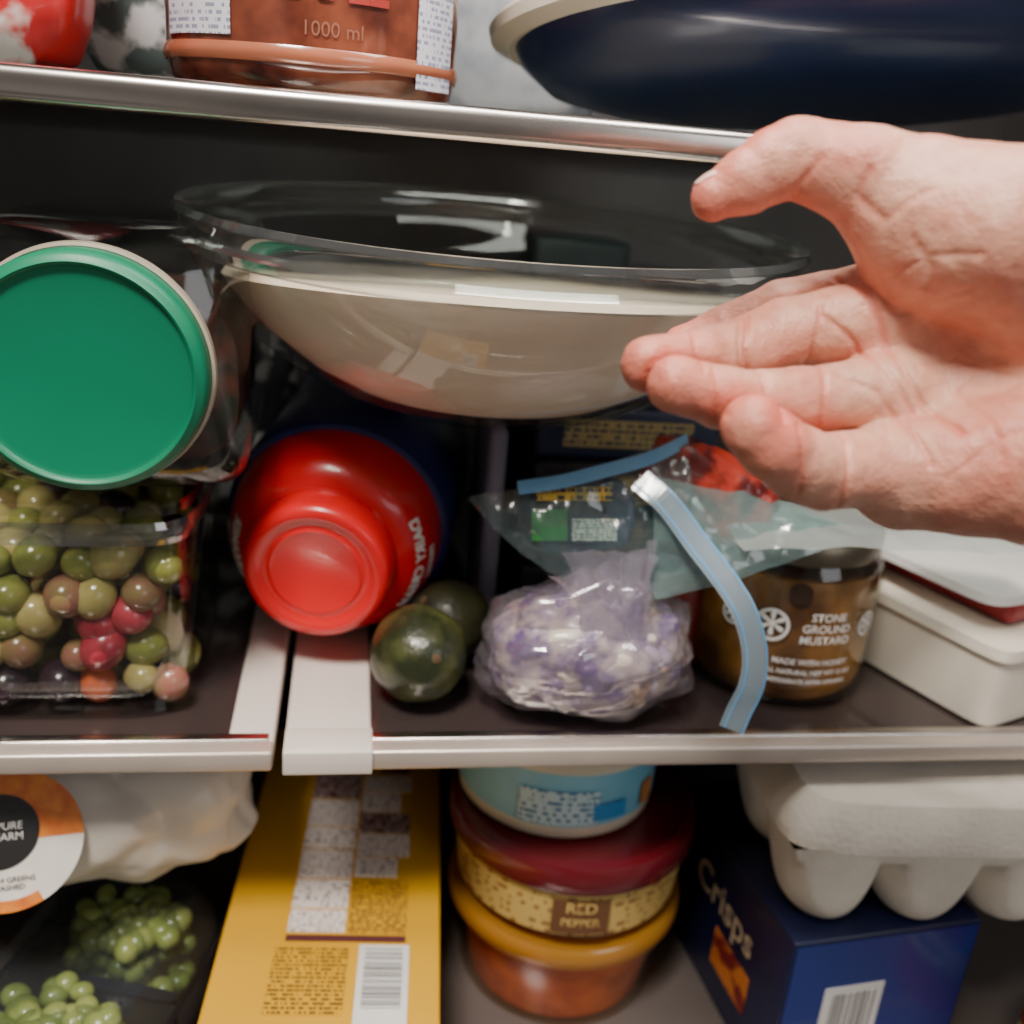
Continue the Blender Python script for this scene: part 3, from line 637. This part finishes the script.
def band(name,a0,a1,z0,z1,m,par,rr=.0561):
    vs=[];fs=[]
    for i in range(13):
        a=a0+(a1-a0)*i/12
        for zz in (z0,z1): vs.append(cyl(rr,a,zz)(0,0))
    for i in range(12): fs.append((2*i,2*i+2,2*i+3,2*i+1))
    return obj(name,vs,fs,m,par)
band('label_text',-.75,.0,.012,.032,printed('label_text',(196,222,226),(60,120,160),rows=300,xs=420,thr=.5,axis=('X','Z')),t3)
band('label_block',-.05,.30,.014,.024,mat('blue_block',(58,146,206),.4),t3,.0563)
band('label_dot',.52,.70,.014,.028,mat('orange_dot',(196,130,70),.4),t3,.0563)

# ------------------------------------------------------------ navy chip box + egg carton + can
nb=empty('snack_box',(.150,-.025,-.2),rot=(0,0,math.radians(6)))
M_nbx=mat('navy_card',(18,27,68),.4,c2=(13,20,54),scale=12,coat=.2)
M_bc=mat('blue_card',(28,50,128),.35,coat=.3,scale=12)
rbox('carton',(.108,.130,.098),M_nbx,nb,bev=.0015,loc=(.054,.065,.0495))
fsh=sheet('front_panel',-.052,.052,-.046,.046,0,M_bc,nb); fsh.location=(.054,-.0002,.0495); fsh.rotation_euler=(math.pi/2,0,0)
textmesh('side_print','Crisps',.026,mat('white_ink',(200,180,150),.5),nb,lambda x,y:(-.0004,.066-x*1.0,.064+y),.0003)
sh=sheet('picture',-.02,.02,-.012,.012,0,mat('chip_picture',(206,120,46),.5,c2=(120,24,28),scale=60,thr=(.45,.55)),nb); sh.location=(-.0003,.050,.034); sh.rotation_euler=(math.pi/2,0,math.pi/2)
sh=sheet('barcode_patch',-.017,.017,-.017,.017,0,M_white,nb); sh.location=(.040,-.0007,.050); sh.rotation_euler=(math.pi/2,0,0)
sh=sheet('barcode',-.013,.013,-.013,.013,0,printed('barcode_2',(235,232,228),(15,15,15),xs=1500,barcode=True,thr=.5),nb); sh.location=(.040,-.0012,.050); sh.rotation_euler=(math.pi/2,0,0)
eg=empty('egg_carton',(.247,.026,-.1005),rot=(0,0,math.radians(-4)))
M_pulp=mat('paper_pulp',(238,230,216),.8,scale=30,bump=.5,bscale=300)
nx_,ny_=180,100; vs=[];fs=[]
L_,W_,H_=.21,.118,.056
for i in range(nx_):
    for j in range(ny_):
        x=-L_/2+L_*i/(nx_-1); y=-W_/2+W_*j/(ny_-1)
        fx=((x+L_/2)/L_*4)%1-.5; fy=((y+W_/2)/W_*2)%1-.5
        rr=math.sqrt(fx*fx+fy*fy)*2
        core=max(0,1-(rr/1.10)**4.2)**.8; edge=min(1,min(L_/2-abs(x),W_/2-abs(y))/.004)
        z=H_-(H_-.001)*min(1,max(0,.22+core*.80))*edge
        tp=1-.08*(1-z/H_)
        vs.append((x*tp,y*tp,z))
fs=[(i*ny_+j,(i+1)*ny_+j,(i+1)*ny_+j+1,i*ny_+j+1) for i in range(nx_-1) for j in range(ny_-1)]
obj('cups',vs,fs,M_pulp,eg)
prism('lid',lambda t,z:superell(t,L_/2*(1.02-200*(z-H_)**2),W_/2*(1.02-200*(z-H_)**2),8),[H_-.002,H_,H_+.004,H_+.012,H_+.020,H_+.022],M_pulp,eg)
can=empty('tomato_can',(.302,-.055,-.2)); 
lathe('can',[(0,.001),(.030,0),(.032,.002),(.0325,.004),(.032,.006),(.032,.088),(.0335,.091),(.033,.094),(.031,.094),(.0305,.090),(0,.090)],[M_chrome,mat('can_label',(190,30,34),.35,c2=(170,20,26),scale=20)],can,mi=[0,0,0,0,1,0,0,0,0,0],seg=64)
lathe('label_band',[(.0323,.035),(.0323,.055)],printed('can_band',(220,214,150),(60,110,50),rows=100,xs=200,axis=('X','Z')),can,seg=64)

# ------------------------------------------------------------ white bag with label, grape tray
wb=empty('paper_food_bag',(-.198,.075,-.072))
crumple('bag',(.088,.055,.040),mat('white_bag',(230,222,210),.45,c2=(216,208,196),scale=10,coat=.2),wb,amp=.18,ns=6,seed=14,sub=6,power=.85)
lab=empty('bag_label',(0,0,0)); lab.parent=wb; lab.location=(-.014,-.068,.018); lab.rotation_euler=(math.radians(58),math.radians(4),math.radians(14))
lathe('sticker',[(0,.0006),(.030,.0006),(.030,0),(0,0)],mat('sticker_white',(232,226,216),.4),lab,seg=64)
def arc(name,a0,a1,r0_,r1_,z,m):
    n_=24; vs=[];fs=[]
    for a in np.linspace(a0,a1,n_): vs+=[(r0_*math.cos(a),r0_*math.sin(a),z),(r1_*math.cos(a),r1_*math.sin(a),z)]
    obj(name,vs,[(2*i,2*i+1,2*i+3,2*i+2) for i in range(n_-1)],m,lab)
arc('orange_top',.0,2.0,.008,.030,.0009,mat('sticker_orange',(226,136,44),.4,c2=(200,96,30),scale=120)); arc('orange_bottom',3.9,5.2,.025,.030,.0009,D.materials['sticker_orange'])
lathe('black_disc',[(0,.0013),(.016,.0013),(.016,.0009)],mat('sticker_black',(24,22,22),.4),lab,seg=48,loc=(-.004,.004,0))
textmesh('band_text','PURE\nFARM',.0045,M_white,lab,lambda x,y:(x-.000,y+.004,.0018)); textmesh('small_text','FRESH GREENS\nWASHED',.0032,D.materials['sticker_black'],lab,lambda x,y:(x-.000,y-.018,.0014))
gt=empty('grape_tray',(-.187,.022,-.2),rot=(0,0,-.3))
M_bt=mat('black_tray',(34,36,50),.3,c2=(24,26,38),scale=12,coat=.3)
prism('tray',lambda t,z:superell(t,.040+.1*z,.062+.1*z,5),[.001,.003,.03,.045],M_bt,gt,caps=(True,False))
prism('tray_rim',lambda t,z:superell(t,.0475-abs(z-.046)*.5,.0705-abs(z-.046)*.5,5),[.043,.046,.049],M_bt,gt,caps=(False,False))
prism('divider',lambda t,z:superell(t,.044,.0035,5),[.004,.05],M_bt,gt)
prism('film',lambda t,z:superell(t,.046*(1-((z-.047)/.032)**2*.35),.069*(1-((z-.047)/.032)**2*.35),4),[.047,.052,.058,.063,.067,.071],clear('tray_film',(235,242,244),rough=.08,base=.05,edge=.5,haze=.03,bump=.7,bscale=50),gt)
items=[]
for cy in (-.032,.034):
    for lay in range(4):
        for i in range(44):
            a=rng.uniform(0,6.28); rr=math.sqrt(rng.uniform(0,1))*(1-.08*lay); r=.0056+rng.uniform(-.001,.001)
            items.append(((rr*.036*math.cos(a),cy+rr*.027*math.sin(a),.012+lay*.015),(r,r,r*1.2),tuple(rng.uniform(0,3,3)),int(rng.integers(0,2))))
balls('grapes',items,[mat('tray_grape',(176,178,98),.25,c2=(138,148,70),scale=50,coat=.4),mat('tray_grape_dark',(136,144,76),.25,c2=(102,114,54),scale=50,coat=.4)],gt)

# ------------------------------------------------------------ light
w=D.worlds.new('world'); SC.world=w; w.use_nodes=True; nt=w.node_tree; bg=nt.nodes['Background']
tc=_n(nt,'ShaderNodeTexCoord'); nz=_n(nt,'ShaderNodeTexNoise'); nz.inputs['Scale'].default_value=2.5; nt.links.new(tc.outputs['Generated'],nz.inputs[0])
rp=_n(nt,'ShaderNodeValToRGB'); nt.links.new(nz.outputs[0],rp.inputs[0]); rp.color_ramp.elements[0].position=.35; rp.color_ramp.elements[1].position=.7
rp.color_ramp.elements[0].color=(.16,.14,.125,1); rp.color_ramp.elements[1].color=(.80,.72,.64,1); nt.links.new(rp.outputs[0],bg.inputs[0]); bg.inputs[1].default_value=.36
def area(nm,loc,tgt,size,e,c):
    l=D.lights.new(nm,'AREA'); l.size=size; l.energy=e; l.color=c; o=D.objects.new(nm,l); SC.collection.objects.link(o); o.location=loc
    o.rotation_euler=(Vector(tgt)-Vector(loc)).to_track_quat('-Z','Y').to_euler(); return o
area('kitchen_ceiling_light',(-.35,-.65,1.35),(0,.05,.05),.32,35,(1,.92,.83))
area('kitchen_fill_light',(.9,-1.3,.7),(0,.05,.05),.7,4.5,(.96,.97,1))  # added soft fill from the room side, not an actual window
area('fridge_fill_light',(.05,.0,.545),(.05,.15,0),.25,3.4,(1,.95,.89))  # unseen lamp added to brighten the dark interior and back wall
